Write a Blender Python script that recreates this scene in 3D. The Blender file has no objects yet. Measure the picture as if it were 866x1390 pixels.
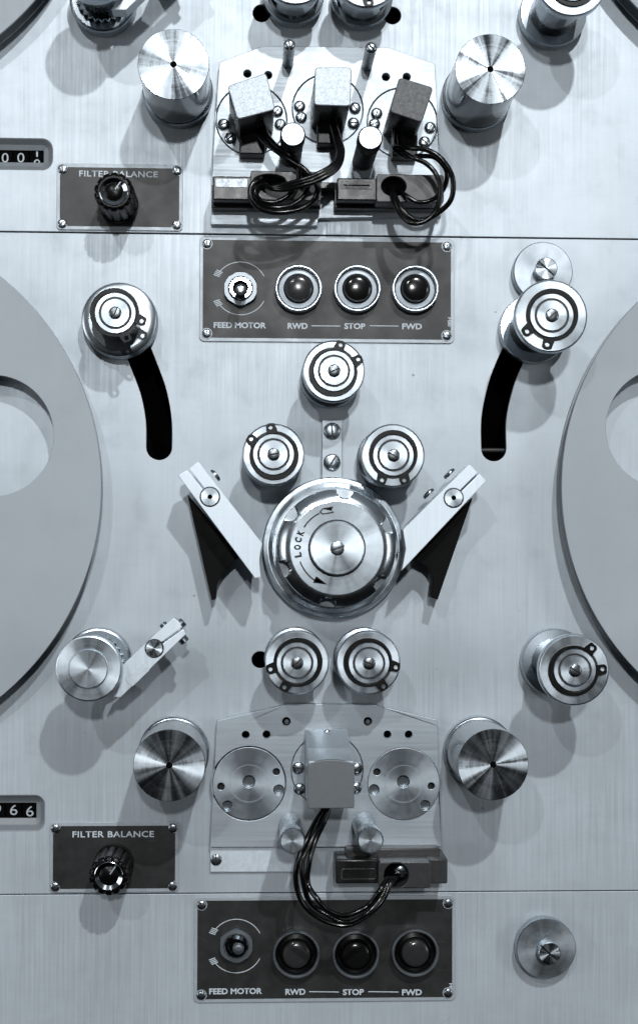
import bpy, bmesh, math, random
from mathutils import Vector, Matrix
from math import sin, cos, pi, radians, sqrt, atan2, hypot

random.seed(7)
C = bpy.data.collections.new("machine"); bpy.context.scene.collection.children.link(C)
SC = bpy.context.scene
S = 0.0004                      # metres per millimetre-like layout unit (0.4 mm)
D = 2150.0                      # camera distance from the front panels, in layout units
FPX = 2150.0                    # focal length in photo pixels
FOOT = (338.0, 732.0)           # where the camera's perpendicular meets the panel
ROLL = -0.0043

def W(u, v, w): return Vector((u*S, -w*S, v*S))       # panel coordinates (right, up, out) -> world

# ---------------------------------------------------------------- camera
nrm = Vector(((FOOT[0]-433)/FPX, -(FOOT[1]-695)/FPX, -1)).normalized()
Wc = -nrm
Uc = Vector((1, ROLL, 0)); Uc.z = -(nrm.x*Uc.x+nrm.y*Uc.y)/nrm.z; Uc.normalize()
Vc = Wc.cross(Uc)
def P(px, py, h=0.0):
    """layout coordinates (u, v) of a measured point standing h above the panel"""
    d = Vector(((px-433)/FPX, -(py-695)/FPX, -1))
    du, dv, dw = d.dot(Uc), d.dot(Vc), d.dot(Wc)
    t = (D-h)/(-dw)
    return (t*du, t*dv)
cam = bpy.data.cameras.new("camera"); camo = bpy.data.objects.new("camera", cam); C.objects.link(camo)
cx, cy, cz = (Vector((Uc[i], Vc[i], Wc[i])) for i in range(3))
def mapd(a): return Vector((a.x, -a.z, a.y))
R3 = Matrix((mapd(cx), mapd(cy), mapd(cz))).transposed()
camo.matrix_world = Matrix.Translation(W(0, 0, D)) @ R3.to_4x4()
cam.sensor_fit = 'HORIZONTAL'; cam.sensor_width = 36; cam.lens = FPX/866*36
cam.clip_start = 0.02; cam.clip_end = 50
SC.camera = camo

# ---------------------------------------------------------------- world (dim studio room)
wd = bpy.data.worlds.new("World"); SC.world = wd; wd.use_nodes = True
nt = wd.node_tree; nt.nodes.clear()
wo = nt.nodes.new('ShaderNodeOutputWorld'); bg = nt.nodes.new('ShaderNodeBackground')
tc = nt.nodes.new('ShaderNodeTexCoord'); sx = nt.nodes.new('ShaderNodeSeparateXYZ')
cr = nt.nodes.new('ShaderNodeValToRGB'); mr = nt.nodes.new('ShaderNodeMapRange')
mr.inputs['From Min'].default_value = -1; mr.inputs['From Max'].default_value = 1
nt.links.new(tc.outputs['Generated'], sx.inputs[0]); nt.links.new(sx.outputs['Z'], mr.inputs['Value'])
nt.links.new(mr.outputs[0], cr.inputs[0]); nt.links.new(cr.outputs[0], bg.inputs[0]); nt.links.new(bg.outputs[0], wo.inputs[0])
e = cr.color_ramp.elements
e[0].position = 0.0; e[0].color = (0.010, 0.011, 0.013, 1)
e[1].position = 1.0; e[1].color = (0.85, 0.92, 1.0, 1)
for p, c in ((0.38, 0.01), (0.47, 0.07), (0.56, 0.14), (0.70, 0.32)):
    q = e.new(p); q.color = (c*0.93, c*0.98, c*1.04, 1)
bg.inputs[1].default_value = 0.28

# ---------------------------------------------------------------- lamps of the room
COOL = (0.96, 0.985, 1.0)
def lamp(px, py, h, power, radius=0.03, typ='POINT', size=None):
    l = bpy.data.lights.new("studio_lamp", typ); l.energy = power; l.color = COOL
    if typ == 'POINT': l.shadow_soft_size = radius
    else:
        l.shape = 'RECTANGLE'; l.size, l.size_y = size
    o = bpy.data.objects.new("studio_lamp", l); C.objects.link(o)
    o.location = W(px-FOOT[0], FOOT[1]-py, h)
    if typ != 'POINT':
        d = W(90, 0, 0)-o.location
        o.rotation_euler = d.to_track_quat('-Z', 'Y').to_euler()
    return o
lamp(1180, -2280, 4200, 88, 0.024)
lamp(-1600, -3100, 6900, 62, 0.03)
lamp(480, -900, 6800, 74, 0.05)
lamp(-4200, 600, 3600, 8, typ='AREA', size=(0.5, 0.9))
lamp(5000, 560, 3600, 8, typ='AREA', size=(0.5, 0.9))

SC.view_settings.view_transform = 'Standard'; SC.view_settings.look = 'None'
SC.view_settings.exposure = -0.1; SC.view_settings.gamma = 1.0
SC.render.engine = 'CYCLES'; SC.cycles.caustics_reflective = False; SC.cycles.caustics_refractive = False

# ---------------------------------------------------------------- materials
def nodes(m):
    m.use_nodes = True; t = m.node_tree; b = t.nodes['Principled BSDF']; return t, b
def N(t, typ, **k):
    n = t.nodes.new(typ)
    for a, v in k.items():
        if a.startswith('i_'): n.inputs[a[2:].replace('_', ' ')].default_value = v
        else: setattr(n, a, v)
    return n
def math_(t, op, a, b=None, clamp=False):
    n = t.nodes.new('ShaderNodeMath'); n.operation = op; n.use_clamp = clamp
    for i, x in enumerate((a, b)):
        if x is None: continue
        if isinstance(x, (int, float)): n.inputs[i].default_value = x
        else: t.links.new(x, n.inputs[i])
    return n.outputs[0]
def noise(t, scale, vec=(1, 1, 1), detail=3, src='Object', rough=0.55):
    tcn = N(t, 'ShaderNodeTexCoord') if src != 'Position' else N(t, 'ShaderNodeNewGeometry')
    mp = N(t, 'ShaderNodeMapping'); mp.inputs['Scale'].default_value = vec
    t.links.new(tcn.outputs[src], mp.inputs[0])
    n = N(t, 'ShaderNodeTexNoise'); n.inputs['Scale'].default_value = scale; n.inputs['Detail'].default_value = detail
    n.inputs['Roughness'].default_value = rough
    t.links.new(mp.outputs[0], n.inputs['Vector']); return n.outputs['Fac']
def ramp(t, src, lo, hi, a, b):
    m = N(t, 'ShaderNodeMapRange'); t.links.new(src, m.inputs['Value'])
    m.inputs['From Min'].default_value = lo; m.inputs['From Max'].default_value = hi
    m.inputs['To Min'].default_value = a; m.inputs['To Max'].default_value = b
    return m.outputs[0]
def mulcol(t, col, fac):
    m = N(t, 'ShaderNodeVectorMath', operation='SCALE'); m.inputs[0].default_value = col
    t.links.new(fac, m.inputs['Scale']); return m.outputs[0]
def grey(g):
    k = min(1.0, g/0.25); return (g*(1-0.125*k), g*(1-0.025*k), g*(1+0.06*k))
def bump(t, b, h, strength, dist=0.0001):
    n = N(t, 'ShaderNodeBump'); n.inputs['Strength'].default_value = strength; n.inputs['Distance'].default_value = dist
    t.links.new(h, n.inputs['Height']); t.links.new(n.outputs[0], b.inputs['Normal'])

def mat_simple(name, g, rough, metal=0.0, spec=0.5, coat=0.0, var=0.12, nscale=400, bmp=0.0):
    m = bpy.data.materials.new(name); t, b = nodes(m)
    n1 = noise(t, nscale, detail=4); f = ramp(t, n1, 0.25, 0.75, 1-var, 1+var)
    t.links.new(mulcol(t, grey(g), f), b.inputs['Base Color'])
    n2 = noise(t, nscale*0.35, detail=5)
    t.links.new(ramp(t, n2, 0.3, 0.7, rough*0.85, rough*1.2), b.inputs['Roughness'])
    b.inputs['Metallic'].default_value = metal; b.inputs['Specular IOR Level'].default_value = spec
    b.inputs['Coat Weight'].default_value = coat; b.inputs['Coat Roughness'].default_value = 0.08
    if bmp: bump(t, b, n1, bmp)
    if name == 'worn_black_panel_paint':
        gp = N(t, 'ShaderNodeNewGeometry'); f2 = f
        for k_, an_ in enumerate((0.3, -0.7, 1.1, 1.6)):
            vr = N(t, 'ShaderNodeVectorRotate'); vr.rotation_type = 'Y_AXIS'; vr.inputs['Angle'].default_value = an_
            t.links.new(gp.outputs['Position'], vr.inputs['Vector'])
            mp = N(t, 'ShaderNodeMapping'); mp.inputs['Scale'].default_value = (1400, 1, 60); mp.inputs['Location'].default_value = (k_*5.3, 0, k_*2.1)
            t.links.new(vr.outputs[0], mp.inputs[0]); ns = N(t, 'ShaderNodeTexNoise'); ns.inputs['Detail'].default_value = 1; ns.inputs['Scale'].default_value = 1
            t.links.new(mp.outputs[0], ns.inputs['Vector'])
            f2 = math_(t, 'MULTIPLY', f2, ramp(t, ns.outputs['Fac'], 0.74, 0.80, 1.0, 2.6))
        t.links.new(mulcol(t, grey(g), f2), b.inputs['Base Color'])
    return m

def mat_panel(name, g=0.60, metal=0.36, rough=0.48, streak=0.055, stain=0.12, horiz=False, speck=True):
    """satin aluminium with fine upright grain, faint stains and dark specks"""
    m = bpy.data.materials.new(name); t, b = nodes(m)
    fine = noise(t, 1.0, (900, 900, 16) if not horiz else (16, 16, 900), 3, 'Position')
    mid = noise(t, 1.0, (260, 260, 10) if not horiz else (10, 10, 260), 2, 'Position')
    weave = noise(t, 1.0, (40, 40, 1100), 2, 'Position')
    cloud = noise(t, 9, (1, 1, 1), 5, 'Position', 0.65)
    blot = noise(t, 46, (1, 1, 1), 4, 'Position', 0.6)
    f = math_(t, 'ADD', ramp(t, fine, 0.3, 0.7, 1-streak, 1+streak*0.6), ramp(t, mid, 0.3, 0.7, -streak*0.3, streak*0.3))
    f = math_(t, 'ADD', f, ramp(t, weave, 0.3, 0.7, -streak*0.25, streak*0.25))
    f = math_(t, 'MULTIPLY', f, ramp(t, cloud, 0.35, 0.68, 1+stain*0.5, 1-stain))
    f = math_(t, 'MULTIPLY', f, ramp(t, blot, 0.55, 0.75, 1, 1-stain*0.9))
    if speck:
        g_ = N(t, 'ShaderNodeNewGeometry'); vo = N(t, 'ShaderNodeTexVoronoi'); vo.inputs['Scale'].default_value = 52
        t.links.new(g_.outputs['Position'], vo.inputs['Vector'])
        gate = noise(t, 30, (1, 1, 1), 2, 'Position')
        rr = ramp(t, gate, 0.36, 0.75, 0.0, 0.06)
        sp = math_(t, 'LESS_THAN', vo.outputs['Distance'], rr)
        f = math_(t, 'MULTIPLY', f, ramp(t, sp, 0, 1, 1, 0.5))
    gp = N(t, 'ShaderNodeNewGeometry')
    for k_, an_ in enumerate((0.5, -0.9, 1.3)):
        vr = N(t, 'ShaderNodeVectorRotate'); vr.rotation_type = 'Y_AXIS'; vr.inputs['Angle'].default_value = an_
        t.links.new(gp.outputs['Position'], vr.inputs['Vector'])
        mp = N(t, 'ShaderNodeMapping'); mp.inputs['Scale'].default_value = (1500, 1, 34); mp.inputs['Location'].default_value = (k_*7.3, 0, k_*3.1)
        t.links.new(vr.outputs[0], mp.inputs[0])
        ns = N(t, 'ShaderNodeTexNoise'); ns.inputs['Detail'].default_value = 1; ns.inputs['Scale'].default_value = 1
        t.links.new(mp.outputs[0], ns.inputs['Vector'])
        f = math_(t, 'MULTIPLY', f, ramp(t, ns.outputs['Fac'], 0.775, 0.80, 1.0, 0.84))
    t.links.new(mulcol(t, grey(g), f), b.inputs['Base Color'])
    rgh = math_(t, 'ADD', ramp(t, fine, 0.3, 0.7, rough*0.86, rough*1.16), ramp(t, blot, 0.35, 0.7, -0.03, 0.05))
    t.links.new(rgh, b.inputs['Roughness'])
    b.inputs['Metallic'].default_value = metal
    b.inputs['Anisotropic'].default_value = 0.3
    bump(t, b, fine, 0.12, 0.00005)
    return m

def mat_turned(name, g=0.85, rough=0.28, aniso=0.82, ring=0.08, rays=0.18, nring=900):
    """lathe-turned metal face: fine circles round the part's own axis, highlights fan out from the centre"""
    m = bpy.data.materials.new(name); t, b = nodes(m)
    tg = N(t, 'ShaderNodeTangent'); tg.direction_type = 'RADIAL'; tg.axis = 'Y'
    t.links.new(tg.outputs[0], b.inputs['Tangent'])
    tcn = N(t, 'ShaderNodeTexCoord'); sp = N(t, 'ShaderNodeSeparateXYZ'); t.links.new(tcn.outputs['Object'], sp.inputs[0])
    r = math_(t, 'SQRT', math_(t, 'ADD', math_(t, 'MULTIPLY', sp.outputs['X'], sp.outputs['X']), math_(t, 'MULTIPLY', sp.outputs['Z'], sp.outputs['Z'])))
    an = math_(t, 'ARCTAN2', sp.outputs['Z'], sp.outputs['X'])
    cb = N(t, 'ShaderNodeCombineXYZ'); t.links.new(math_(t, 'MULTIPLY', r, nring), cb.inputs[0])
    nr = N(t, 'ShaderNodeTexNoise'); nr.inputs['Scale'].default_value = 1.0; nr.inputs['Detail'].default_value = 4; nr.inputs['Roughness'].default_value = 0.7
    t.links.new(cb.outputs[0], nr.inputs['Vector'])
    ca = N(t, 'ShaderNodeCombineXYZ')
    t.links.new(math_(t, 'MULTIPLY', math_(t, 'SINE', an), 3.2), ca.inputs[0]); t.links.new(math_(t, 'MULTIPLY', math_(t, 'COSINE', an), 3.2), ca.inputs[1])
    oi = N(t, 'ShaderNodeObjectInfo'); t.links.new(math_(t, 'MULTIPLY', oi.outputs['Random'], 9), ca.inputs[2])
    na = N(t, 'ShaderNodeTexNoise'); na.inputs['Scale'].default_value = 1.0; na.inputs['Detail'].default_value = 3
    t.links.new(ca.outputs[0], na.inputs['Vector'])
    dirt = noise(t, 210, detail=5)
    f = math_(t, 'MULTIPLY', ramp(t, nr.outputs['Fac'], 0.3, 0.7, 1-ring, 1+ring*0.4), ramp(t, dirt, 0.4, 0.75, 1.02, 0.88))
    t.links.new(mulcol(t, grey(g), f), b.inputs['Base Color'])
    rg = math_(t, 'ADD', ramp(t, na.outputs['Fac'], 0.3, 0.7, rough*(1-rays*2), rough*(1+rays*2)), ramp(t, nr.outputs['Fac'], 0.3, 0.7, -0.03, 0.05))
    d2 = noise(t, 90, detail=4)
    rg = math_(t, 'ADD', rg, ramp(t, d2, 0.45, 0.7, -0.02, 0.10))
    t.links.new(rg, b.inputs['Roughness'])
    b.inputs['Metallic'].default_value = 1.0; b.inputs['Anisotropic'].default_value = aniso
    bump(t, b, nr.outputs['Fac'], 0.10, 0.00008)
    return m

def mat_chrome(name, g=0.36, rough=0.09, var=0.04):
    m = bpy.data.materials.new(name); t, b = nodes(m)
    n1 = noise(t, 260, detail=5); n2 = noise(t, 900, detail=3)
    t.links.new(mulcol(t, grey(g), ramp(t, n1, 0.4, 0.75, 1, 1-var*2)), b.inputs['Base Color'])
    t.links.new(ramp(t, n1, 0.35, 0.75, rough, rough+var*2), b.inputs['Roughness'])
    b.inputs['Metallic'].default_value = 1.0
    bump(t, b, n2, 0.015, 0.00002)
    return m

M = {}
M['panel'] = mat_panel("satin_aluminium_panel")
M['headplate'] = mat_panel("milled_aluminium_plate", 0.58, 0.5, 0.42, 0.05, 0.08, True, False)
M['reel'] = mat_panel("grey_reel_enamel", 0.41, 0.0, 0.55, 0.006, 0.05, False, False)
M['arm'] = mat_panel("ground_aluminium", 0.88, 0.25, 0.42, 0.05, 0.03, False, False)
M['turned'] = mat_turned("turned_steel", 0.48, 0.29, 0.86, 0.16, 0.30)
M['turned_soft'] = mat_turned("turned_aluminium", 0.60, 0.36, 0.6, 0.05, 0.08)
M['turned_satin'] = mat_turned("satin_turned_disc", 0.44, 0.42, 0.5, 0.06, 0.05)
M['dial'] = mat_turned('worn_dial_steel', 0.50, 0.40, 0.5, 0.06, 0.15)
M['chrome'] = mat_chrome("polished_steel")
M['ringsteel'] = mat_turned('brushed_ring_steel', 0.62, 0.30, 0.45, 0.10, 0.10)
M['knobsteel'] = mat_chrome('worn_knob_steel', 0.52, 0.22, 0.02)
M['barrel'] = mat_chrome('dark_polished_barrel', 0.19, 0.10)
M['satin'] = mat_chrome("satin_steel", 0.42, 0.27, 0.012)
M['steel'] = mat_chrome("screw_steel", 0.42, 0.22, 0.06)
M['screwdark'] = mat_chrome('dark_screw_steel', 0.22, 0.25, 0.06)
M['black'] = mat_simple("black_oxide_steel", 0.004, 0.34, 0.0, 0.22)
M['blackmetal'] = mat_simple("black_anodised_metal", 0.003, 0.5, 0.0, 0.08)
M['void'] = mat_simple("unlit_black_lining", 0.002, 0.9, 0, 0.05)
M['groove'] = mat_simple("dark_groove", 0.018, 0.5)
M['knob'] = mat_simple("black_moulded_plastic", 0.002, 0.26, 0, 0.2)
M['cable'] = mat_simple("black_glossy_cable_sheath", 0.002, 0.2, 0, 0.42, 0, 0.3, 600, 0.25)
M['plate_black'] = mat_simple("worn_black_panel_paint", 0.020, 0.42, 0, 0.45, 0, 0.35, 160, 0.05)
M['trim'] = mat_simple("bare_aluminium_edge", 0.46, 0.45, 0.3, 0.5, 0, 0.06)
M['white'] = mat_simple("engraved_white_paint", 0.62, 0.5, 0, 0.4, 0, 0.12, 900)
M['digit'] = mat_simple("printed_numeral_paint", 0.45, 0.5)
M['cast'] = mat_simple("fine_cast_steel", 0.40, 0.40, 0.45, 0.5, 0, 0.26, 2400, 0.5)
M['castshade'] = mat_simple("cast_steel_painted_shade", 0.085, 0.5, 0.4, 0.5, 0, 0.35, 2400, 0.5)  # darker copy of the cast steel: shade of the tilted face put into colour
M['headside'] = mat_simple("dark_polished_shield", 0.02, 0.3, 0.2, 0.3)
M['headbright'] = mat_simple("bright_ground_shield", 0.66, 0.36, 0.6, 0.5, 0, 0.1, 700, 0.2)
M['castmid'] = mat_simple('grey_cast_steel', 0.19, 0.45, 0.5, 0.5, 0, 0.25, 2400, 0.5)
M['conn'] = mat_simple("grey_moulded_connector", 0.036, 0.34, 0, 0.5, 0, 0.12, 900)
M['conndark'] = mat_simple("black_moulded_connector", 0.012, 0.3, 0, 0.5)
M['bezel'] = mat_simple("grey_bezel_enamel", 0.24, 0.42, 0, 0.5, 0, 0.06)
M['button_dark'] = mat_simple("dark_button_cap", 0.006, 0.14, 0, 0.5)
M['button_grey'] = mat_simple("smoky_button_cap", 0.028, 0.16, 0, 0.5)
M['ringwhite'] = mat_simple("pale_button_collar", 0.80, 0.4, 0.2)
M['nutmetal'] = mat_chrome('nickel_nut', 0.30, 0.42, 0.0)
M['ringbright'] = mat_chrome('bright_bezel_ring', 0.8, 0.35, 0.0)
M['tag'] = mat_simple("scuffed_foil_tag", 0.30, 0.35, 0.6, 0.5, 0, 0.45, 700)
M['tape'] = mat_simple("dark_magnetic_tape", 0.02, 0.3)
M['ink'] = mat_simple("black_engraving_ink", 0.006, 0.6)
M['pale'] = mat_simple("pale_anodised_strip", 0.74, 0.45, 0.3)

# ---------------------------------------------------------------- mesh helpers (all in layout units, local to the thing)
def finish(bm, ang=24):
    bmesh.ops.remove_doubles(bm, verts=bm.verts, dist=1e-4)
    bmesh.ops.recalc_face_normals(bm, faces=bm.faces)
    for f in bm.faces: f.smooth = True
    bm.normal_update()
    for e_ in bm.edges:
        if len(e_.link_faces) != 2: e_.smooth = False; continue
        a, b = e_.link_faces[0].normal, e_.link_faces[1].normal
        an = a.angle(b, 0); fl = abs(a.z) > 0.9997 or abs(b.z) > 0.9997
        e_.smooth = not (an > radians(ang) or (fl and an > radians(1.5)))
    for v in bm.verts: v.co = W(*v.co)
    me = bpy.data.meshes.new("mesh"); bm.to_mesh(me); bm.free()
    return me
def part(name, me, mat, parent=None, loc=(0, 0, 0), rot=0.0, label=None):
    o = bpy.data.objects.new(name, me); C.objects.link(o)
    if len(me.materials) == 0:
        me.materials.append(M[mat])
        if 'slot' in me: me.materials.append(M['groove'])
    o.location = W(*loc); o.rotation_euler = (0, -rot, 0)
    if parent is not None: o.parent = parent
    if label: o['label'] = label
    return o
def thing(name, label, cat, loc, group=None):
    o = bpy.data.objects.new(name, None); C.objects.link(o)
    o.empty_display_size = 0.005
    o.location = W(*loc); o['label'] = label; o['category'] = cat
    if group: o['group'] = group
    return o
def single(name, me, mat, label, cat, loc=(0, 0, 0), group=None, rot=0.0):
    o = part(name, me, mat, None, loc, rot); o['label'] = label; o['category'] = cat
    if group: o['group'] = group
    return o
def struct(name, me, mat, loc=(0, 0, 0)):
    o = part(name, me, mat, None, loc); o['kind'] = 'structure'; return o
def dup(root, loc, label, group=None):
    r = root.copy(); C.objects.link(r); r.location = W(*loc); r['label'] = label
    if group: r['group'] = group
    for ch in list(root.children):
        c = ch.copy(); C.objects.link(c); c.parent = r
        for g in ch.children:
            d = g.copy(); C.objects.link(d); d.parent = c
    return r

def loft(bm, rings, n=96, cap0=True, cap1=True):
    """rings: list of (w, r or r(theta)[, cu, cv])"""
    prev = None; first = None
    for rg in rings:
        w, r = rg[0], rg[1]; cu, cv = (rg[2], rg[3]) if len(rg) > 2 else (0, 0)
        vs = []
        for i in range(n):
            a = 2*pi*i/n; rr = r(a) if callable(r) else r
            vs.append(bm.verts.new((cu+rr*cos(a), cv+rr*sin(a), w)))
        if prev:
            for i in range(n):
                bm.faces.new((prev[i], prev[(i+1) % n], vs[(i+1) % n], vs[i]))
        else: first = vs
        prev = vs
    if cap0: bm.faces.new(list(reversed(first)))
    if cap1: bm.faces.new(prev)
def lathe(profile, n=96, hole=False):
    """profile: (r, w) pairs from the back, outwards, to the front"""
    bm = bmesh.new()
    if hole:
        prof = list(profile)+[profile[0]]
        loft(bm, [(w, r) for r, w in prof], n, False, False)
    else:
        loft(bm, [(w, r) for r, w in profile], n)
    return finish(bm)
def cyl(r, w0, w1, ch=0.8, n=96):
    return lathe([(r, w0), (r, w1-ch), (r-ch*0.3, w1-ch*0.3), (r-ch, w1)], n)
def tube_ring(r0, r1, w0, w1, ch=0.6, n=96):
    return lathe([(r1, w0), (r1, w1-ch), (r1-ch, w1), (r0+ch, w1), (r0, w1-ch), (r0, w0)], n, True)
def curve_mesh(splines, w0, w1, bevel=0.0, n=2):
    """outline + holes (closed point lists) filled and extruded from w0 to w1"""
    cu = bpy.data.curves.new("c", 'CURVE'); cu.dimensions = '2D'; cu.fill_mode = 'BOTH'
    cu.extrude = max((w1-w0)/2-bevel, 0.0); cu.bevel_depth = bevel; cu.bevel_resolution = n if bevel else 0
    cu.offset = -bevel
    for pts in splines:
        s = cu.splines.new('POLY'); s.points.add(len(pts)-1)
        for i, p in enumerate(pts): s.points[i].co = (p[0], p[1], 0, 1)
        s.use_cyclic_u = True
    o = bpy.data.objects.new("c", cu); SC.collection.objects.link(o)
    dg = bpy.context.evaluated_depsgraph_get(); dg.update()
    me = bpy.data.meshes.new_from_object(o.evaluated_get(dg))
    bpy.data.objects.remove(o); bpy.data.curves.remove(cu)
    bm = bmesh.new(); bm.from_mesh(me); bpy.data.meshes.remove(me)
    for v in bm.verts: v.co.z += (w0+w1)/2
    return finish(bm, 40)
def circ(cu, cv, r, n=64): return [(cu+r*cos(2*pi*i/n), cv+r*sin(2*pi*i/n)) for i in range(n)]
def rrect(u0, v0, u1, v1, r, n=8):
    if u0 > u1: u0, u1 = u1, u0
    if v0 > v1: v0, v1 = v1, v0
    out = []
    for (x, y, a0) in ((u1-r, v1-r, 0), (u0+r, v1-r, 90), (u0+r, v0+r, 180), (u1-r, v0+r, 270)):
        for i in range(n+1):
            a = radians(a0+90*i/n); out.append((x+r*cos(a), y+r*sin(a)))
    return out
def rpoly(pts, r, n=6):
    """round the corners of a polygon"""
    out = []; k = len(pts)
    for i in range(k):
        p = Vector(pts[i]); a = Vector(pts[i-1]); b = Vector(pts[(i+1) % k])
        rr = r[i] if isinstance(r, (list, tuple)) else r
        d1 = (a-p).normalized(); d2 = (b-p).normalized(); q1 = p+d1*rr; q2 = p+d2*rr
        if rr <= 0: out.append(tuple(p)); continue
        for j in range(n+1):
            t = j/n; x = q1*(1-t)**2+p*2*t*(1-t)+q2*t*t; out.append((x.x, x.y))
    return out
def prism_u(profile, u0, u1, bev=0.0):
    """side-on profile of (v, w) points pushed along u"""
    bm = bmesh.new()
    a = [bm.verts.new((u0, v, w)) for v, w in profile]; b = [bm.verts.new((u1, v, w)) for v, w in profile]
    k = len(profile)
    for i in range(k): bm.faces.new((a[i], a[(i+1) % k], b[(i+1) % k], b[i]))
    bm.faces.new(list(reversed(a))); bm.faces.new(b)
    bmesh.ops.recalc_face_normals(bm, faces=bm.faces)
    if bev: bmesh.ops.bevel(bm, geom=list(bm.edges)+list(bm.verts), offset=bev, segments=3, affect='EDGES', profile=0.5)
    return finish(bm)
def box(u0, v0, w0, u1, v1, w1, bev=1.0):
    bm = bmesh.new(); bmesh.ops.create_cube(bm, size=1)
    for v in bm.verts:
        v.co = Vector(((u0+u1)/2+v.co.x*abs(u1-u0), (v0+v1)/2+v.co.y*abs(v1-v0), (w0+w1)/2+v.co.z*(w1-w0)))
    if bev: bmesh.ops.bevel(bm, geom=list(bm.edges), offset=bev, segments=3, affect='EDGES', profile=0.5)
    return finish(bm)
def catmull(pts, per=10):
    out = []; k = len(pts)
    for i in range(k-1):
        p0 = Vector(pts[max(i-1, 0)]); p1 = Vector(pts[i]); p2 = Vector(pts[i+1]); p3 = Vector(pts[min(i+2, k-1)])
        for j in range(per):
            t = j/per
            out.append(0.5*((2*p1)+(-p0+p2)*t+(2*p0-5*p1+4*p2-p3)*t*t+(-p0+3*p1-3*p2+p3)*t**3))
    out.append(Vector(pts[-1])); return out
def tube(pts, r, n=14, smooth=True, per=10):
    path = catmull(pts, per) if smooth else [Vector(p) for p in pts]
    bm = bmesh.new(); prev = None; up = Vector((0.13, 0.2, 1)).normalized()
    nx = None
    for i, p in enumerate(path):
        t = (path[min(i+1, len(path)-1)]-path[max(i-1, 0)]).normalized()
        if nx is None: nx = t.cross(up).normalized()
        else: nx = (nx-t*nx.dot(t)).normalized()
        ny = t.cross(nx)
        vs = [bm.verts.new(p+(nx*cos(2*pi*k/n)+ny*sin(2*pi*k/n))*r) for k in range(n)]
        if prev:
            for k in range(n): bm.faces.new((prev[k], prev[(k+1) % n], vs[(k+1) % n], vs[k]))
        else: bm.faces.new(vs)
        prev = vs
    bm.faces.new(list(reversed(prev)))
    return finish(bm, 50)
def ribbon(path, width, w, th=0.4):
    L, Rr = [], []
    for i, p in enumerate(path):
        a = Vector(path[max(i-1, 0)]); b = Vector(path[min(i+1, len(path)-1)]); d = (b-a).normalized(); n = Vector((-d.y, d.x))*width/2
        L.append((p[0]+n.x, p[1]+n.y)); Rr.append((p[0]-n.x, p[1]-n.y))
    return L+Rr[::-1]
def arc(cu, cv, r, a0, a1, n=32): return [(cu+r*cos(radians(a0+(a1-a0)*i/n)), cv+r*sin(radians(a0+(a1-a0)*i/n))) for i in range(n+1)]

def text_mesh(body, width, height, th=0.4, bold=0.012, spacing=1.0, rot=0.0, uv=(0, 0), w=0.0):
    cu = bpy.data.curves.new("t", 'FONT'); cu.body = body; cu.size = 1; cu.extrude = 0.0; cu.offset = bold
    cu.space_character = spacing; cu.resolution_u = 4
    o = bpy.data.objects.new("t", cu); SC.collection.objects.link(o)
    dg = bpy.context.evaluated_depsgraph_get(); dg.update()
    me = bpy.data.meshes.new_from_object(o.evaluated_get(dg)); bpy.data.objects.remove(o); bpy.data.curves.remove(cu)
    xs = [v.co.x for v in me.vertices]; ys = [v.co.y for v in me.vertices]
    x0, x1, y0, y1 = min(xs), max(xs), min(ys), max(ys)
    bm = bmesh.new(); bm.from_mesh(me); bpy.data.meshes.remove(me)
    for v in bm.verts:
        x = (v.co.x-(x0+x1)/2)/(x1-x0)*width; y = (v.co.y-(y0+y1)/2)/(y1-y0)*height
        v.co = Vector((uv[0]+x*cos(rot)-y*sin(rot), uv[1]+x*sin(rot)+y*cos(rot), w))
    bmesh.ops.recalc_face_normals(bm, faces=bm.faces)
    if bm.faces and sum(f.normal.z*f.calc_area() for f in bm.faces) < 0:
        bmesh.ops.reverse_faces(bm, faces=bm.faces)
    ex = bmesh.ops.extrude_face_region(bm, geom=list(bm.faces))
    for g in ex['geom']:
        if isinstance(g, bmesh.types.BMVert): g.co.z += th
    return finish(bm)
def join_mesh(ms):
    bm = bmesh.new()
    for m in ms: bm.from_mesh(m)
    me = bpy.data.meshes.new("mesh"); bm.to_mesh(me); bm.free()
    for m in ms: bpy.data.meshes.remove(m)
    return me

_scr = {}
def screw_mesh(r, h, slot=0.2, dome=1.0, depth=0.55, mat=''):
    key = (round(r, 1), round(h, 1), slot, dome, depth, mat)
    if key in _scr: return _scr[key]
    bm = bmesh.new(); s = r*slot/2*1.0; n = 40; fl = h*(1-depth) if h*(1-depth) > 0.4 else 0.4
    loft(bm, [(0, r), (fl, r)], n)
    for f_ in bm.faces:
        if abs(f_.calc_center_median().z-fl) < 1e-5: f_.material_index = 1
    prof = []
    k = 7
    hd = (h-fl)
    for i in range(k+1):
        t = i/k
        if dome >= 0.5: rr = r*cos(t*pi/2*0.92); w = fl+hd*sin(t*pi/2)**0.8
        else: rr = r-(0 if t < 0.5 else (t-0.5)*2*r*0.07); w = fl+hd*(t/0.5*0.9 if t < 0.5 else 0.9+0.1*(t-0.5)*2)
        prof.append((rr, w))
    for sg in (1, -1):
        prev = None; n2 = 24
        for rr, w in prof:
            vs = []
            if rr <= s*1.02: rr = s*1.03
            a0 = math.asin(s/rr)
            for i in range(n2+1):
                a = a0+(pi-2*a0)*i/n2
                vs.append(bm.verts.new((rr*cos(a), sg*rr*sin(a), w)))
            if prev:
                for i in range(n2): bm.faces.new((prev[i], prev[i+1], vs[i+1], vs[i]))
                bm.faces.new((prev[n2], prev[0], vs[0], vs[n2]))
            prev = vs
        bm.faces.new(prev)
    me = finish(bm); _scr[key] = me; me['slot'] = 1; return me
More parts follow.
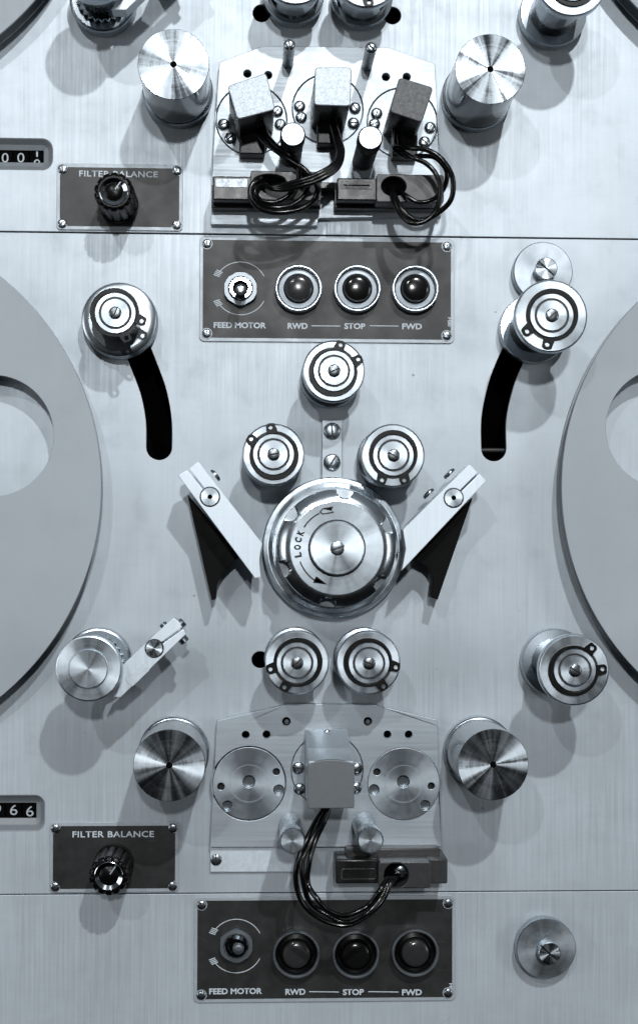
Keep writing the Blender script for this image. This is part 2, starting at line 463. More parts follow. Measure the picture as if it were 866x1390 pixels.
def screw(parent, u, v, w, r, ang, h=None, mat='steel', name='screw', slot=0.2, dome=1.0):
    me = screw_mesh(r, (h or r*0.6)*0.72, slot*1.4, dome, 0.6, mat)
    return part(name, me, mat, parent, (u, v, w), radians(ang))

def tl(px, py, h, root):            # measured point -> local coords of a thing rooted at (u, v)
    u, v = P(px, py, h); return (u-root[0], v-root[1])

# ---------------------------------------------------------------- SETTING: the three satin front panels and the dark inside
def slot_poly(pts, width):
    path = [(p.x, p.y) for p in catmull([(a, b, 0) for a, b in pts], 10)]
    L = ribbon(path, width, 0)
    a = Vector(path[-1]); d = (Vector(path[-1])-Vector(path[-2])).normalized(); n = Vector((-d.y, d.x))
    k = len(path)
    endcap = [tuple(a+n*width/2*cos(t)+d*width/2*sin(t)) for t in [pi*i/12 for i in range(1, 12)]]
    a2 = Vector(path[0]); d2 = (Vector(path[0])-Vector(path[1])).normalized(); n2 = Vector((-d2.y, d2.x))
    cap2 = [tuple(a2+n2*width/2*cos(t)+d2*width/2*sin(t)) for t in [pi*i/12 for i in range(1, 12)]]
    return L[:k]+endcap+L[k:]+cap2
SEAM1 = (P(0, 314)[1]+P(866, 324)[1])/2
SEAM2 = (P(0, 1215)[1]+P(866, 1209.8)[1])/2
U0, U1 = -1500, 1700
TOPV, BOTV = 1750, -1600
slotL = slot_poly([P(163, 437), P(182, 465), P(197, 500), P(209, 534), P(215.5, 571), P(216, 607)], 35)
slotR = slot_poly([P(728, 440), P(705, 468), P(688, 501), P(677, 534), P(670.3, 570), P(670.3, 609)], 34.5)
def hole(px, py, r): u, v = P(px, py); return circ(u, v, r, 40)
cA0, cA1 = P(-140, 184.5), P(71.5, 230)
cB0, cB1 = P(-140, 1080.5), P(60, 1128)
midholes = [slotL, slotR, hole(353, 896, 11.5)]
struct('front_panel', curve_mesh([rrect(U0, SEAM1+1.0, U1, TOPV, 2), hole(355, 17, 12), hole(532.5, 20, 12), rrect(cA0[0], cA1[1], cA1[0], cA0[1], 15)], -7, 0, 0.6), 'panel')
struct('front_panel', curve_mesh([rrect(U0, SEAM2+0.7, U1, SEAM1-1.0, 2)]+midholes+[rrect(cB0[0], cB1[1], cB1[0], cB0[1], 13)], -7, 0, 0.6), 'panel')
struct('front_panel', curve_mesh([rrect(U0, BOTV, U1, SEAM2-0.7, 2)], -7, 0, 0.6), 'panel')
struct('machine_interior', box(U0, BOTV, -150, U1, TOPV, -110, 0), 'void')

a_, b_ = P(670.5, 611, -14)
bm = bmesh.new(); loft(bm, [(-24, 3.2), (24, 3.2)], 24)
o_ = single('cross_pin', finish(bm), 'groove', 'dim steel pin across the inside of the right curved slot near its lower end', 'pin', (a_, b_, -16))
o_.rotation_mode = 'QUATERNION'; o_.rotation_quaternion = Vector((0, -1, 0)).rotation_difference(Vector((1, 0, 0)))

# ---------------------------------------------------------------- tape reels
def make_reel(u, v, R, ang, label):
    t = thing('tape_reel', label, 'reel', (u, v, 0), 'large tape reels')
    hs = [circ(226*cos(radians(ang+120*k)), 226*sin(radians(ang+120*k)), 80, 96) for k in range(3)]
    fl = curve_mesh([circ(0, 0, R, 256)]+hs, 41, 46, 1.0)
    part('flange', fl, 'reel', t)
    part('flange', curve_mesh([circ(0, 0, R-1.5, 256)]+hs, 8, 12, 0.8), 'reel', t)
    part('hub', cyl(118, 0, 52, 2), 'turned_satin', t)
    part('tape_pack', tube_ring(118.5, 133, 12.5, 40.5, 0.5, 160), 'tape', t)
    return t
uL, vL = P(-235, 660, 45); uR, vR = P(1113, 662, 45)
make_reel(uL, vL, 358.5, 17.5, 'large grey tape reel at left edge, beside the left curved slot, one round cutout showing')
make_reel(uR, vR, 351.5, 159.5, 'large grey tape reel at right edge, beside the right curved slot, one round cutout showing')
u, v = P(-235, -238, 45); make_reel(u, v, 357, 65, 'tape reel whose rim just shows in the top left corner')
u, v = P(1113, -236, 45); make_reel(u, v, 356, 110, 'tape reel whose rim just shows in the top right corner')

# ---------------------------------------------------------------- tall guide posts (turned faces)
def make_post(base, face, label, h=137):
    b = P(*base); f = P(*face, h); u, v = (b[0]+f[0]*2)/3, (b[1]+f[1]*2)/3
    t = thing('guide_post', label, 'post', (u, v, 0), 'tall polished guide posts')
    part('base_ring', lathe([(46.5, 0), (47.5, 2), (47.5, 17), (46, 19), (44.5, 19.5)]), 'satin', t)
    part('barrel', lathe([(45.2, 19.5), (45.2, h-1.2)], 128), 'barrel', t)
    part('face', lathe([(45.4, h-1.2), (45.4, h-0.5), (44.8, h), (4.2, h), (4.0, h-7)], 128, False), 'turned', t)
    part('centre_hole', cyl(3.9, h-6.5, h-0.4, 0.1, 24), 'void', t)
    return t
make_post((241, 130), (236, 85), 'tall polished guide post above the upper filter panel')
make_post((648, 134), (664, 92.5), 'tall polished guide post right of the three-head plate')
make_post((236, 1019), (230, 1040), 'tall polished guide post with dark rayed face, above the lower filter panel')
make_post((648, 1019), (669.5, 1038.3), 'tall polished guide post with dark rayed face, right of the single-head plate')

# ---------------------------------------------------------------- rollers with retaining clips
def clip_mesh(ang, w, k=1.0):
    """C-shaped retaining ring with two pierced ears; the gap looks toward ang"""
    g = 17
    outer = []; inner = []
    n = 70
    for i in range(n+1):
        a = g+(360-2*g)*i/n
        ro = 30.2+3.2*(1-cos(radians(a)))/2
        outer.append(((ro*cos(radians(a))), (ro*sin(radians(a)))))
        inner.append((27.3*cos(radians(a)), 27.3*sin(radians(a))))
    def ear(sg):
        c = radians(sg*(g+7.5)); x, y = 35*cos(c), 35*sin(c)
        q = [(-8, -5.5), (3, -6), (6, -2.5), (5.5, 5.5), (1, 7), (-8, 9)]
        if sg < 0: q = [(a, -b) for a, b in q]
        return [(x+a*cos(c)-b*sin(c), y+a*sin(c)+b*cos(c)) for a, b in q], (x+0.2*cos(c), y+0.2*sin(c))
    e1, h1 = ear(1); e2, h2 = ear(-1)
    ra = radians(ang)
    def R_(p): return ((p[0]*cos(ra)-p[1]*sin(ra))*k, (p[0]*sin(ra)+p[1]*cos(ra))*k)
    ms = [curve_mesh([[R_(p) for p in outer+inner[::-1]]], w, w+2.6, 0.4, 1)]
    for e_, h_ in ((e1, h1), (e2, h2)):
        ms.append(curve_mesh([[R_(p) for p in rpoly(e_, 1.6, 3)], [R_(p) for p in circ(h_[0], h_[1], 2.7, 20)]], w+0.15, w+2.9, 0.4, 1))
    return join_mesh(ms)
def make_roller(name, label, cat, base, face, h, R, ang, scr, group, kb=1.0, waist=0.86, low=None, boss_h=None, mirror=False):
    b = P(*base) if base else None; f = P(*face, h)
    u, v = f if b is None else ((b[0]+f[0]*2)/3, (b[1]+f[1]*2)/3)
    t = thing(name, label, cat, (u, v, 0), group)
    lo = low or R
    part('lower_flange', lathe([(lo*0.80, 0), (lo-2, 1), (lo, 4), (lo, 20), (lo-1, 22), (lo*waist, 23)]), 'satin', t)
    part('drum', lathe([(R*waist, 22), (R*waist, h-17)]), 'chrome', t)
    part('upper_flange', lathe([(R*waist, h-18), (R-1, h-16), (R, h-14), (R, h-2.2), (R-0.8, h-0.8), (R-2.2, h), (20, h)], 128), 'turned_soft', t)
    put_boss(t, h, ang, scr, kb)
    return t
def put_boss(t, h, ang, scr, kb):
    part('clip_groove', lathe([(30.5*kb, h-0.5), (30.5*kb, h+0.35)]), 'groove', t)
    bs = part('bearing_boss', lathe([(26.8*kb, h), (26.8*kb, h+3.6), (26*kb, h+4.6), (21.2*kb, h+4.6), (20.6*kb, h+3.9)]), 'turned_soft', t)
    part('groove', lathe([(20.6*kb, h+3), (20.6*kb, h+4.1)]), 'groove', bs)
    part('cap', lathe([(18.8*kb, h+3), (18.8*kb, h+4.8), (18*kb, h+5.5)]), 'turned_soft', bs)
    part('retaining_clip', clip_mesh(ang, h+0.4, kb), 'black', t)
    screw(t, 0, 0, h+5.3, 8.2*kb, scr, 4.6, 'screwdark', 'screw', 0.15)
GR = 'clip-topped tape guide rollers'
make_roller('guide_roller', 'top roller of the five around the lock knob, alone above the small bracket', 'roller', (448, 514), (453, 503.6), 98, 40.6, 51, 25, GR)
make_roller('guide_roller', 'roller to the left of the small two-screw bracket, clip gap facing up left', 'roller', (371, 622), (370.6, 617), 98, 40.4, 121, 12, GR)
make_roller('guide_roller', 'roller to the right of the small two-screw bracket, clip gap facing straight down', 'roller', (525, 622.5), (533.4, 618.8), 98, 41.4, -90, -28, GR)
make_roller('guide_roller', 'left roller of the pair under the lock knob, beside a small black hole', 'roller', (400.5, 892.5), (403, 899.8), 98, 41.6, -142, 52, GR)
make_roller('guide_roller', 'right roller of the pair under the lock knob', 'roller', (493, 893), (500.6, 900), 98, 41.6, -33, -22, GR)
make_roller('guide_roller', 'dark-looking roller cut by the top edge, left of the pair above the three-head plate', 'roller', (398, -2), None or (400.5, -38), 98, 41.6, 200, 30, GR)
make_roller('guide_roller', 'dark-looking roller cut by the top edge, right of the pair above the three-head plate', 'roller', (490, 2), None or (497.5, -34), 98, 41.6, -60, 70, GR)
make_roller('flanged_roller', 'tall flanged roller at lower right beside the right reel', 'roller', (748, 898.5), (780.4, 909.6), 145, 45.6, 27, -35, 'tall flanged rollers', 1.02, 0.72)
make_roller('flanged_roller', 'tall flanged roller cut by the top edge near the top right reel', 'roller', (748, 22), (776, -26), 145, 45.6, 140, 20, 'tall flanged rollers', 1.02, 0.72)
make_roller('tension_roller', 'tall tension roller standing at the top of the right curved slot', 'roller', (722, 448), (748, 428.6), 140, 47, -123, 40, 'tension rollers on the curved slots', 1.06, 0.72)
# left tension roller: low polished flange with a tall bare hub
lo = P(162.2, 434.5, 30); hi = P(156.5, 424, 95); u, v = lo[0]*0.6+hi[0]*0.4, lo[1]*0.6+hi[1]*0.4
t = thing('tension_roller', 'tension roller on the left curved slot, wide mirror flange with a narrow raised hub', 'roller', (u, v, 0), 'tension rollers on the curved slots')
part('lower_flange', lathe([(42, 0), (49.5, 2), (50.5, 5), (50.5, 17), (49.5, 18.5), (47, 19)]), 'satin', t)
part('polished_flange', lathe([(47, 19), (49.6, 20), (50, 22), (50, 32), (49, 34), (46, 35.5), (40, 36)], 128), 'satin', t)
part('drum', lathe([(29.5, 35), (29.5, 92)]), 'chrome', t)
put_boss(t, 92, -41, 65, 1.0)

# ---------------------------------------------------------------- wheel with clamp arm
def make_wheel(base, face, label, full=True):
    h = 145; b = P(*base); f = P(*face, h); u, v = ((b[0]+f[0]*2)/3, (b[1]+f[1]*2)/3)
    t = thing('idler_assembly', label, 'wheel', (u, v, 0), 'flat-faced tape wheels with clamp arms')
    part('lower_flange', lathe([(40, 0), (43.5, 2), (44.5, 5), (44.5, 24), (43.5, 26), (41, 26.8), (30, 26.9)]), 'satin', t)
    def teeth(a):
        x = (a*24/(2*pi)) % 1.0
        return 31+4.5*abs(2*x-1)
    bm = bmesh.new(); loft(bm, [(26, teeth), (38, teeth), (40, lambda a: teeth(a)-1.5)], 240)
    part('toothed_ring', finish(bm), 'chrome', t)
    part('drum', lathe([(27, 39), (27, 122)]), 'chrome', t)
    part('front_disc', lathe([(27, 120), (40.5, 123), (41.6, 125), (41.6, h-2), (41, h-0.6), (39.5, h), (26, h), (25.6, h-0.9), (24.6, h-0.9)], 128), 'turned_soft', t)
    part('raised_cap', lathe([(24.2, h-1), (24.2, h+3.4), (23.4, h+4.4)], 128), 'turned_soft', t)
    # the arm beside it
    return t, u, v
ARMW = ((143.7, 947.3), (163.5, 947.3), (252, 861.5), (243, 845.5), (232.5, 840), (163, 906))
def make_arm(t, u, v, hh=104, th=28):
    B = (u, v)
    o = [P(x, y, hh) for x, y in ARMW]
    refu, refv = P(119.7, 908.6, 145)
    o = [(a-refu, b-refv) for a, b in o]
    def q(x, y, h=hh): a, b = P(x, y, h); return (a-refu, b-refv)
    s0 = q(209, 881); s1 = q(246, 849)
    sl = ribbon([s0, s1], 2.6, 0)
    # slit is cut as a narrow notch from the end of the arm
    d = Vector((s1[0]-s0[0], s1[1]-s0[1])).normalized(); n = Vector((-d.y, d.x))
    e = Vector(s1)+d*6
    out = rpoly([o[0], o[1], o[2]], [0, 2, 4]) + [tuple(e-n*1.3), tuple(Vector(s0)-n*1.3), tuple(Vector(s0)+n*1.3), tuple(e+n*1.3)] + rpoly([o[3], o[4], o[5]], [2, 5, 0])
    # keep the polygon simple: clip the notch mouth to the end edge
    m = Vector(o[2])*0.5+Vector(o[3])*0.5
    out = [o[0], o[1], (o[2][0]-3, o[2][1]-3), o[2], tuple(m-n*1.3), tuple(Vector(s0)-n*1.3), tuple(Vector(s0)+n*1.3), tuple(m+n*1.3), o[3], tuple(Vector(o[4])+Vector((3, 0.5))), tuple(Vector(o[4])-Vector((2, 3))), o[5]]
    arm = part('clamp_arm', curve_mesh([out], hh-th, hh, 0.8), 'arm', t)
    k0, k1 = q(174, 928), q(198, 905)
    part('nameplate', curve_mesh([rpoly(ribbon([k0, k1], 13.5, 0), 1.2, 3)], hh-0.2, hh+0.5, 0.2), 'pale', arm)
    part('pivot_pin', lathe([(11.2, hh-1), (11.2, hh+2.2), (10.4, hh+3)]), 'turned', arm, (s0[0], s0[1], 0))
    part('pin_gap', lathe([(12.3, hh-0.5), (12.3, hh+0.3)]), 'groove', arm, (s0[0], s0[1], 0))
    for (x, y, rr) in ((247, 846, 6), (221, 849, 5), (249.5, 871, 6.5)):
        a, b = q(x, y, hh-10)
        bm = bmesh.new(); ang = atan2(d.y, d.x)+(0 if x == 247 else pi/2 if y < 850 else -pi/2)
        loft(bm, [(-7, rr), (1.5, rr), (2.5, rr-1)], 28)
        me = finish(bm)
        o_ = part('clamp_bolt', me, 'steel', arm, (a, b, hh-th/2))
        # lay the bolt flat, its axis across the arm
        o_.rotation_euler = (radians(90), 0, 0)
        o_.rotation_mode = 'QUATERNION'
        o_.rotation_quaternion = Vector((0, -1, 0)).rotation_difference(Vector((cos(ang), 0, sin(ang))))
    part('arm_post', cyl(13, 0, hh-th, 0.5), 'satin', arm, (s0[0], s0[1], 0))
t, u, v = make_wheel((136, 895), (119.7, 908.6), 'flat-faced tape wheel with slit clamp arm, lower left under the left reel')
make_arm(t, u, v)
u2, v2 = P(147, 9)
dup(t, (u2-5, v2+2, 0), 'dark wheel with clamp arm cut by the top edge, above the upper left guide post')

# ---------------------------------------------------------------- lock knob
u0k, v0k = P(452.7, 743.8, 24)
t = thing('lock_knob', 'big polished round knob engraved LOCK with curved arrow, in the middle between two slanted arms', 'knob', (u0k, v0k, 0))
part('skirt_flange', lathe([(88, 0), (94, 2), (95.6, 5), (95.6, 21), (93.8, 24.5), (89.0, 25.0), (88.6, 24.2), (87.6, 24.2), (87.2, 25.4), (82, 27.5), (81, 27.5), (80.4, 25), (70, 25)], 180), 'ringsteel', t)
nt_ang = [radians(a) for a in (82, 143, 201, 261, 322, 24)]
def notch(R_, aa=11.5, d=77):
    def f(th):
        r = R_
        for a in nt_ang:
            x = (th-a+pi) % (2*pi)-pi
            if abs(d*sin(x)) < aa and abs(x) < 1: r = min(r, d*cos(x)-sqrt(aa*aa-(d*sin(x))**2))
        return r
    return f
bm = bmesh.new()
loft(bm, [(24, 77.5), (60, 77.2), (84, 77), (84.2, notch(77)), (97, notch(77)), (99.5, notch(76)), (101.5, notch(73.5)), (104.5, notch(68)), (106, notch(64.5)), (106.6, notch(61)), (106.8, 55), (106.8, 50)], 720)
part('knob_body', finish(bm), 'knobsteel', t)
part('dial_face', lathe([(60.4, 106.3), (60.4, 107.0), (60.0, 107.2), (36, 107.2)], 160), 'dial', t)
part('cap_gap', lathe([(37.2, 107), (37.2, 107.5)]), 'groove', t)
part('centre_cap', lathe([(35.2, 107), (35.2, 115.5), (34.6, 116.6), (33.4, 117.2)], 128), 'turned_soft', t)
screw(t, 0, 0, 117, 9.2, 20, 3.0, 'steel', 'screw', 0.16)
w_ = 107.15
ms = []
for ch, a in (('L', 190), ('O', 178.8), ('C', 168), ('K', 157)):
    rr = 51.0
    ms.append(text_mesh(ch, 6.4, 9.2, 0.35, 0.06, 1, radians(a-90), (rr*cos(radians(a)), rr*sin(radians(a))), w_))
k_ = 0.252
def kp(x, y): return ((x-450)*k_, (425-y)*k_)
ms.append(curve_mesh([ribbon(arc(0, 0, 50.5, 148, 117), 1.7, 0)], w_, w_+0.4))
ms.append(curve_mesh([ribbon(arc(0, 0, 50.5, 200, 236), 1.7, 0)], w_, w_+0.4))
for poly in ([(362, 240), (378, 222), (430, 214), (418, 230), (432, 240), (378, 250), (362, 240)], [(345, 572), (398, 610), (330, 600), (345, 572)]):
    ms.append(curve_mesh([ribbon([kp(*p) for p in poly], 1.6, 0)], w_+0.02, w_+0.42))
part('lettering', join_mesh(ms), 'ink', t)

# ---------------------------------------------------------------- bracket above the knob
u, v = P(451, 607, 12)
t = thing('mounting_bracket', 'narrow upright bracket with two slotted screws above the lock knob', 'bracket', (u, v, 0))
part('strip', curve_mesh([rrect(-14, -44, 13.5, 37, 1.5)], 0, 13, 0.8), 'headplate', t)
for py, an in ((585, 95), (627.5, 60)):
    a, b = tl(450.7, py, 16, (u, v)); screw(t, a, b, 13, 11.6, an, 6.5, 'steel', 'screw', 0.13)

# ---------------------------------------------------------------- slanted arms either side of the knob
def make_pinch(outl, hh, th, pivot, slit, blade, bh, bolts, label, offs):
    u, v = P(pivot[0], pivot[1], hh)
    t = thing('slanted_arm', label, 'arm', (u, v, 0), 'slanted arms beside the lock knob')
    q = lambda x, y, h=hh: tl(x, y, h, (u, v))
    s0 = Vector((0, 0)); s1 = Vector(q(*slit)); d = (s1-s0).normalized(); n = Vector((-d.y, d.x))
    pts = [q(*p) for p in outl]
    # pts[0], pts[1] are the two corners of the slit end
    if (Vector(pts[0])-Vector(pts[1])).dot(n) < 0: sgn = -1
    else: sgn = 1
    out = [pts[0], tuple(s1+n*1.3*sgn), tuple(s0+n*1.3*sgn), tuple(s0-n*1.3*sgn), tuple(s1-n*1.3*sgn)]+pts[1:]
    rr = [4, 0, 0, 0, 0, 4]+[0]*(len(out)-6)
    part('bar', curve_mesh([rpoly(out, rr, 4)], hh-th, hh, 0.8), 'arm', t)
    part('pivot_gap', lathe([(13.3, hh-0.5), (13.3, hh+0.35)]), 'groove', t)
    part('pivot_disc', lathe([(12.2, hh-0.5), (12.2, hh+1.2), (11.4, hh+1.8), (3.2, hh+1.8), (2.6, hh-1.5)]), 'turned_soft', t)
    part('pivot_hole', cyl(2.6, hh, hh+1.9, 0.1, 20), 'void', t)
    part('pivot_post', cyl(14, 0, hh-th, 0.4), 'satin', t)
    part('black_blade', curve_mesh([[q(x, y, bh) for x, y in blade]], 12, bh, 0.6), 'blackmetal', t)
    for (x, y, sx_) in bolts:
        a, b = q(x, y, hh-th/2); 
        o_ = part('side_screw', screw_mesh(9, 5), 'steel', t, (a, b, hh-th/2))
        o_.rotation_mode = 'QUATERNION'
        nn = n if n.dot(Vector((a, b))) > 0 else -n
        o_.rotation_quaternion = Vector((0, -1, 0)).rotation_difference(Vector((nn.x, 0, nn.y)))
    return t
def qbez(a, b, c, n=7): return [((1-t)**2*a[0]+2*t*(1-t)*b[0]+t*t*c[0], (1-t)**2*a[1]+2*t*(1-t)*b[1]+t*t*c[1]) for t in [i/n for i in range(n+1)]]
make_pinch([(268.8, 625.5), (241.3, 644.8), (346, 784.8), (353, 784.2)]+qbez((354, 781), (350, 757), (356.2, 738), 6), 92, 40, (285, 674.3), (255.5, 636.7),
    [(254.3, 671)]+[(320, 748), (324, 758)]+qbez((320.5, 760.3), (292, 782), (293.2, 808), 8)+[(292.5, 813), (287.4, 815.3)], 50, [(291, 646, 1)],
    'slanted arm left of the lock knob with black blade under it', 0)
make_pinch([(637.4, 629.5), (660.6, 652.4), (545.4, 774.6), (551, 745), (547, 718.6)], 92, 40, (615.6, 675.8), (649.5, 642),
    [(641.5, 676), (594, 814.4), (585, 811)]+qbez((588, 790), (588, 770), (570, 764), 5)+[(563, 760), (566, 748)], 50, [(611, 644, 1), (583, 671, 1)],
    'slanted arm right of the lock knob with black blade under it', 0)

# ---------------------------------------------------------------- spacer discs with big screw
def make_disc(px, py, label, R=40.5, h=22, sr=15, sh=24, off=(0, 0)):
    u, v = P(px, py, h)
    t = thing('spacer_disc', label, 'disc', (u, v, 0), 'round stop discs with a big slotted screw')
    part('disc', lathe([(R-3, 0), (R-0.5, 3), (R, 5), (R, h-1.5), (R-1.2, h)], 128), 'turned_satin', t)
    part('screw_shank', cyl(sr-2.5, h, h+sh-8, 0.4), 'satin', t)
    s_ = part('stud_head', screw_mesh(sr, 9, 0.13, 0.2, 0.7), 'turned', t, (0, 0, h+sh-9), radians(-42))
    return t
make_disc(737.3, 368, 'grey round stop disc with slotted screw, behind the right tension roller')
make_disc(741.5, 1289, 'grey round stop disc with slotted screw, bottom right corner')

# ---------------------------------------------------------------- black engraved panels
def inlay_poly(u0, v0, u1, v1, r):
    """rectangle with round bites at the corners for the screws"""
    out = []
    for (x, y, a0) in ((u1, v1, 270), (u0, v1, 0), (u0, v0, 90), (u1, v0, 180)):
        for i in range(9):
            a = radians(a0-90*i/8); out.append((x+r*cos(a), y+r*sin(a)))
    return out
def quadfix(p): return p
def make_filter(x0, y0, x1, y1, kx, ky, kb, tx, ty, tw, label, seed):
    a = P((x0+x1)/2, (y0+y1)/2, 3); hw = (P(x1, y0, 3)[0]-P(x0, y0, 3)[0])/2; hv = (P(x0, y0, 3)[1]-P(x0, y1, 3)[1])/2
    t = thing('filter_panel', label, 'control panel', (a[0], a[1], 0), 'black filter balance panels')
    part('plate', curve_mesh([rrect(-hw, -hv, hw, hv, 6)], 0, 3, 0.6), 'trim', t)
    part('black_inlay', curve_mesh([inlay_poly(-hw+4.5, -hv+5, hw-4.5, hv-5, 10)], 2.6, 3.5, 0), 'plate_black', t)
    tt = tl(tx, ty, 3.5, a); part('lettering', text_mesh('FILTER BALANCE', tw, 8.3, 0.35, 0.018, 1.08, 0, tt, 3.5), 'white', t)
    rnd = random.Random(seed)
    for sx_ in (-1, 1):
        for sy_ in (-1, 1):
            screw(t, sx_*(hw-7.8), sy_*(hv-8), 3, 6.2, rnd.uniform(0, 180), 4.5, 'steel', 'screw', 0.14)
    # fluted knob
    h = 88; f = P(kx, ky, h); b = P(kb[0], kb[1]); ku, kv = (f[0]*2+b[0])/3-a[0], (f[1]*2+b[1])/3-a[1]
    k = part('knob', None_mesh_knob(h), 'knob', t, (ku, kv, 0))
    part('silver_ring', lathe([(18.6, h-2), (18.6, h+0.6), (17.8, h+1), (12.4, h-1.5), (12.0, h-2)]), 'chrome', k)
    part('dome', lathe([(12.2, h-3), (12, h-0.8), (9, h+0.5), (5, h+1.3), (1, h+1.6)], 64), 'knob', k)
    part('pointer_line', box(-0.8, 3, h, 0.7, 15, h+1.6, 0.2), 'trim', k, (0, 0, 0), radians(-35))
    return t
_kn = []
def None_mesh_knob(h):
    if _kn: return _kn[0]
    def fl(s):
        def f(a):
            x = (a*14/(2*pi)) % 1.0
            return 27*s-2.2*max(0, cos(2*pi*x))**2
        return f
    bm = bmesh.new()
    loft(bm, [(3, 25), (5, 26.5), (18, 26.5), (20, 24), (24, 23.5), (26, fl(0.97)), (h-6, fl(0.97)), (h-2.5, lambda a: fl(0.97)(a)-1), (h-0.5, lambda a: fl(0.97)(a)-3.5), (h, 20.5), (h, 18.4), (h-1.5, 18.2)], 280)
    _kn.append(finish(bm, 28)); return _kn[0]
make_filter(77, 222, 248, 312, 154, 259, (163, 279), 161, 235.5, 106, 'upper black panel reading FILTER BALANCE with fluted black knob', 3)
make_filter(67.5, 1116.5, 242.5, 1212, 147.5, 1189, (155.5, 1173), 153.8, 1133, 109, 'lower black panel reading FILTER BALANCE with fluted black knob', 4)

def ring_arcs(cu, cv, w):
    ms = []
    for a0, a1, sg in ((28, 140, 1), (-28, -140, -1)):
        ms.append(curve_mesh([ribbon(arc(cu, cv, 36, a0, a1), 1.0, 0)], w, w+0.35))
        for k in range(4):
            aa = radians(sg*(141+1.2*k)); 
            # short hatch bars across the end of the arc
            c0 = (cu+(32.3+k*0.0)*cos(radians(sg*(139+k*4))), cv+32.3*sin(radians(sg*(139+k*4))))
            c1 = (cu+41*cos(radians(sg*(143+k*3.4))), cv+41*sin(radians(sg*(143+k*3.4))))
            ms.append(curve_mesh([ribbon([c0, c1], 1.2, 0)], w, w+0.36))
    return ms
def make_control(x0, y0, x1, y1, tog, btns, ty, label, seed, lever, caps):
    a = P((x0+x1)/2, (y0+y1)/2, 3); hw = (P(x1, (y0+y1)/2, 3)[0]-P(x0, (y0+y1)/2, 3)[0])/2; hv = (P(x0, y0, 3)[1]-P(x0, y1, 3)[1])/2
    t = thing('control_panel', label, 'control panel', (a[0], a[1], 0), 'black transport control panels')
    part('plate', curve_mesh([rrect(-hw, -hv, hw, hv, 7)], 0, 3, 0.6), 'trim', t)
    part('black_inlay', curve_mesh([rrect(-hw+4.5, -hv+5, hw-4.5, hv-5, 5)], 2.6, 3.5, 0), 'plate_black', t)
    W0 = 3.5; ms = []
    q = lambda x, y, h=W0: tl(x, y, h, a)
    ms.append(text_mesh('FEED MOTOR', 71, 8.0, 0.35, 0.03, 1.0, 0, q(325.7+tog[0]-326.5, ty-0.6), W0))
    for s_, xx, ww in (('RWD', btns[0][0]-1.3, 27), ('STOP', btns[1][0]-3.4, 28.5), ('FWD', btns[2][0]-4.4, 27)):
        ms.append(text_mesh(s_, ww, 8.0, 0.35, 0.03, 1.0, 0, q(xx, ty+0.004*(xx-325)), W0))
    for xa, xb in ((btns[0][0]+17.5, btns[1][0]-23), (btns[1][0]+16.7, btns[2][0]-22.6)):
        ms.append(curve_mesh([ribbon([q(xa, ty), q(xb, ty+0.5)], 1.1, 0)], W0, W0+0.35))
    ms += ring_arcs(*q(*tog), W0)
    ms.append(text_mesh('M80', 12.5, 4.2, 0.35, 0.03, 1.0, radians(-90), q(x1-5.8-1.5, ty-5), W0))
    part('lettering', join_mesh(ms), 'white', t)
    rnd = random.Random(seed)
    for sx_ in (-1, 1):
        for sy_ in (-1, 1):
            p_ = (sx_*(hw-10), sy_*(hv-10.5))
            s_ = screw(t, p_[0], p_[1], 3.5, 6.2, rnd.uniform(0, 180), 4.5, 'steel', 'screw', 0.14)
            part('washer', tube_ring(6.3, 7.6, 0, 0.5, 0.1, 32), 'trim', s_)
    # toggle switch
    cu_, cv_ = q(*tog, 14); 
    bm = bmesh.new()
    def hexa(R_): return lambda th: R_*cos(pi/6)/cos(((th+pi/6) % (pi/3))-pi/6)
    hx = lambda R_, cut: (lambda th: min(hexa(R_)(th), cut))
    loft(bm, [(0, hx(25.0, 23.4)), (9, hx(25.0, 23.4)), (10.6, hx(25.0, 22.2))], 180)
    nut = part('toggle_switch', finish(bm), 'nutmetal', t, (cu_, cv_, W0))
    part('collar', lathe([(15.8, 10.5), (15.8, 13.5), (14.8, 14.5), (10.5, 14.5), (10, 6)], 64), 'chrome', nut)
    part('collar_gap', cyl(17.0, 9.5, 10.9, 0.1, 48), 'groove', nut)
    part('socket', cyl(9.9, 10.7, 11.5, 0.1, 32), 'void', nut)
    tip = (0.5, -9, 56) if lever != 'knurl' else (3.5, 6, 50)
    b0 = Vector((0, 0, 9)); b1 = Vector(tip)
    bm = bmesh.new(); dd = (b1-b0); 
    prof = [(0, 4.6), (0.3, 5.0), (0.7, 6.4), (0.88, 7.6), (0.95, 7.2), (0.99, 5.4), (1.0, 2.8)]
    loft(bm, [(b0.z+dd.z*s, r, b0.x+dd.x*s, b0.y+dd.y*s) for s, r in prof], 40)
    part('lever', finish(bm), 'nutmetal' if lever == 'knurl' else 'screwdark', nut)
    # push buttons
    for k, (bx_, by_) in enumerate(btns):
        u_, v_ = q(bx_, by_, 16)
        bt = part('push_button', tube_ring(27.9, 31.8, 0, 17, 1.4, 96), 'ringbright' if caps != 'dark' else 'nutmetal', t, (u_, v_, W0))
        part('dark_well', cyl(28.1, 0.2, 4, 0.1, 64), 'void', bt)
        part('collar', lathe([(26.8, 3), (27, 8), (26, 9.2), (20.8, 11), (20, 10)], 96), 'ringwhite' if caps != 'dark' else 'knob', bt)
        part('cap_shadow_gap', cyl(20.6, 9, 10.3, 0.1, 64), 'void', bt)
        hh = 20
        part('cap', lathe([(18.6, 8), (18.6, hh-5), (18.2, hh-3.5), (17, hh-1.9), (14.5, hh-0.8), (11, hh-0.1), (7, hh+0.3), (3, hh+0.5), (1, hh+0.55)], 96), 'button_grey' if (k == 0 or caps == 'dark' and k == 2) else 'button_dark', bt)
    return t
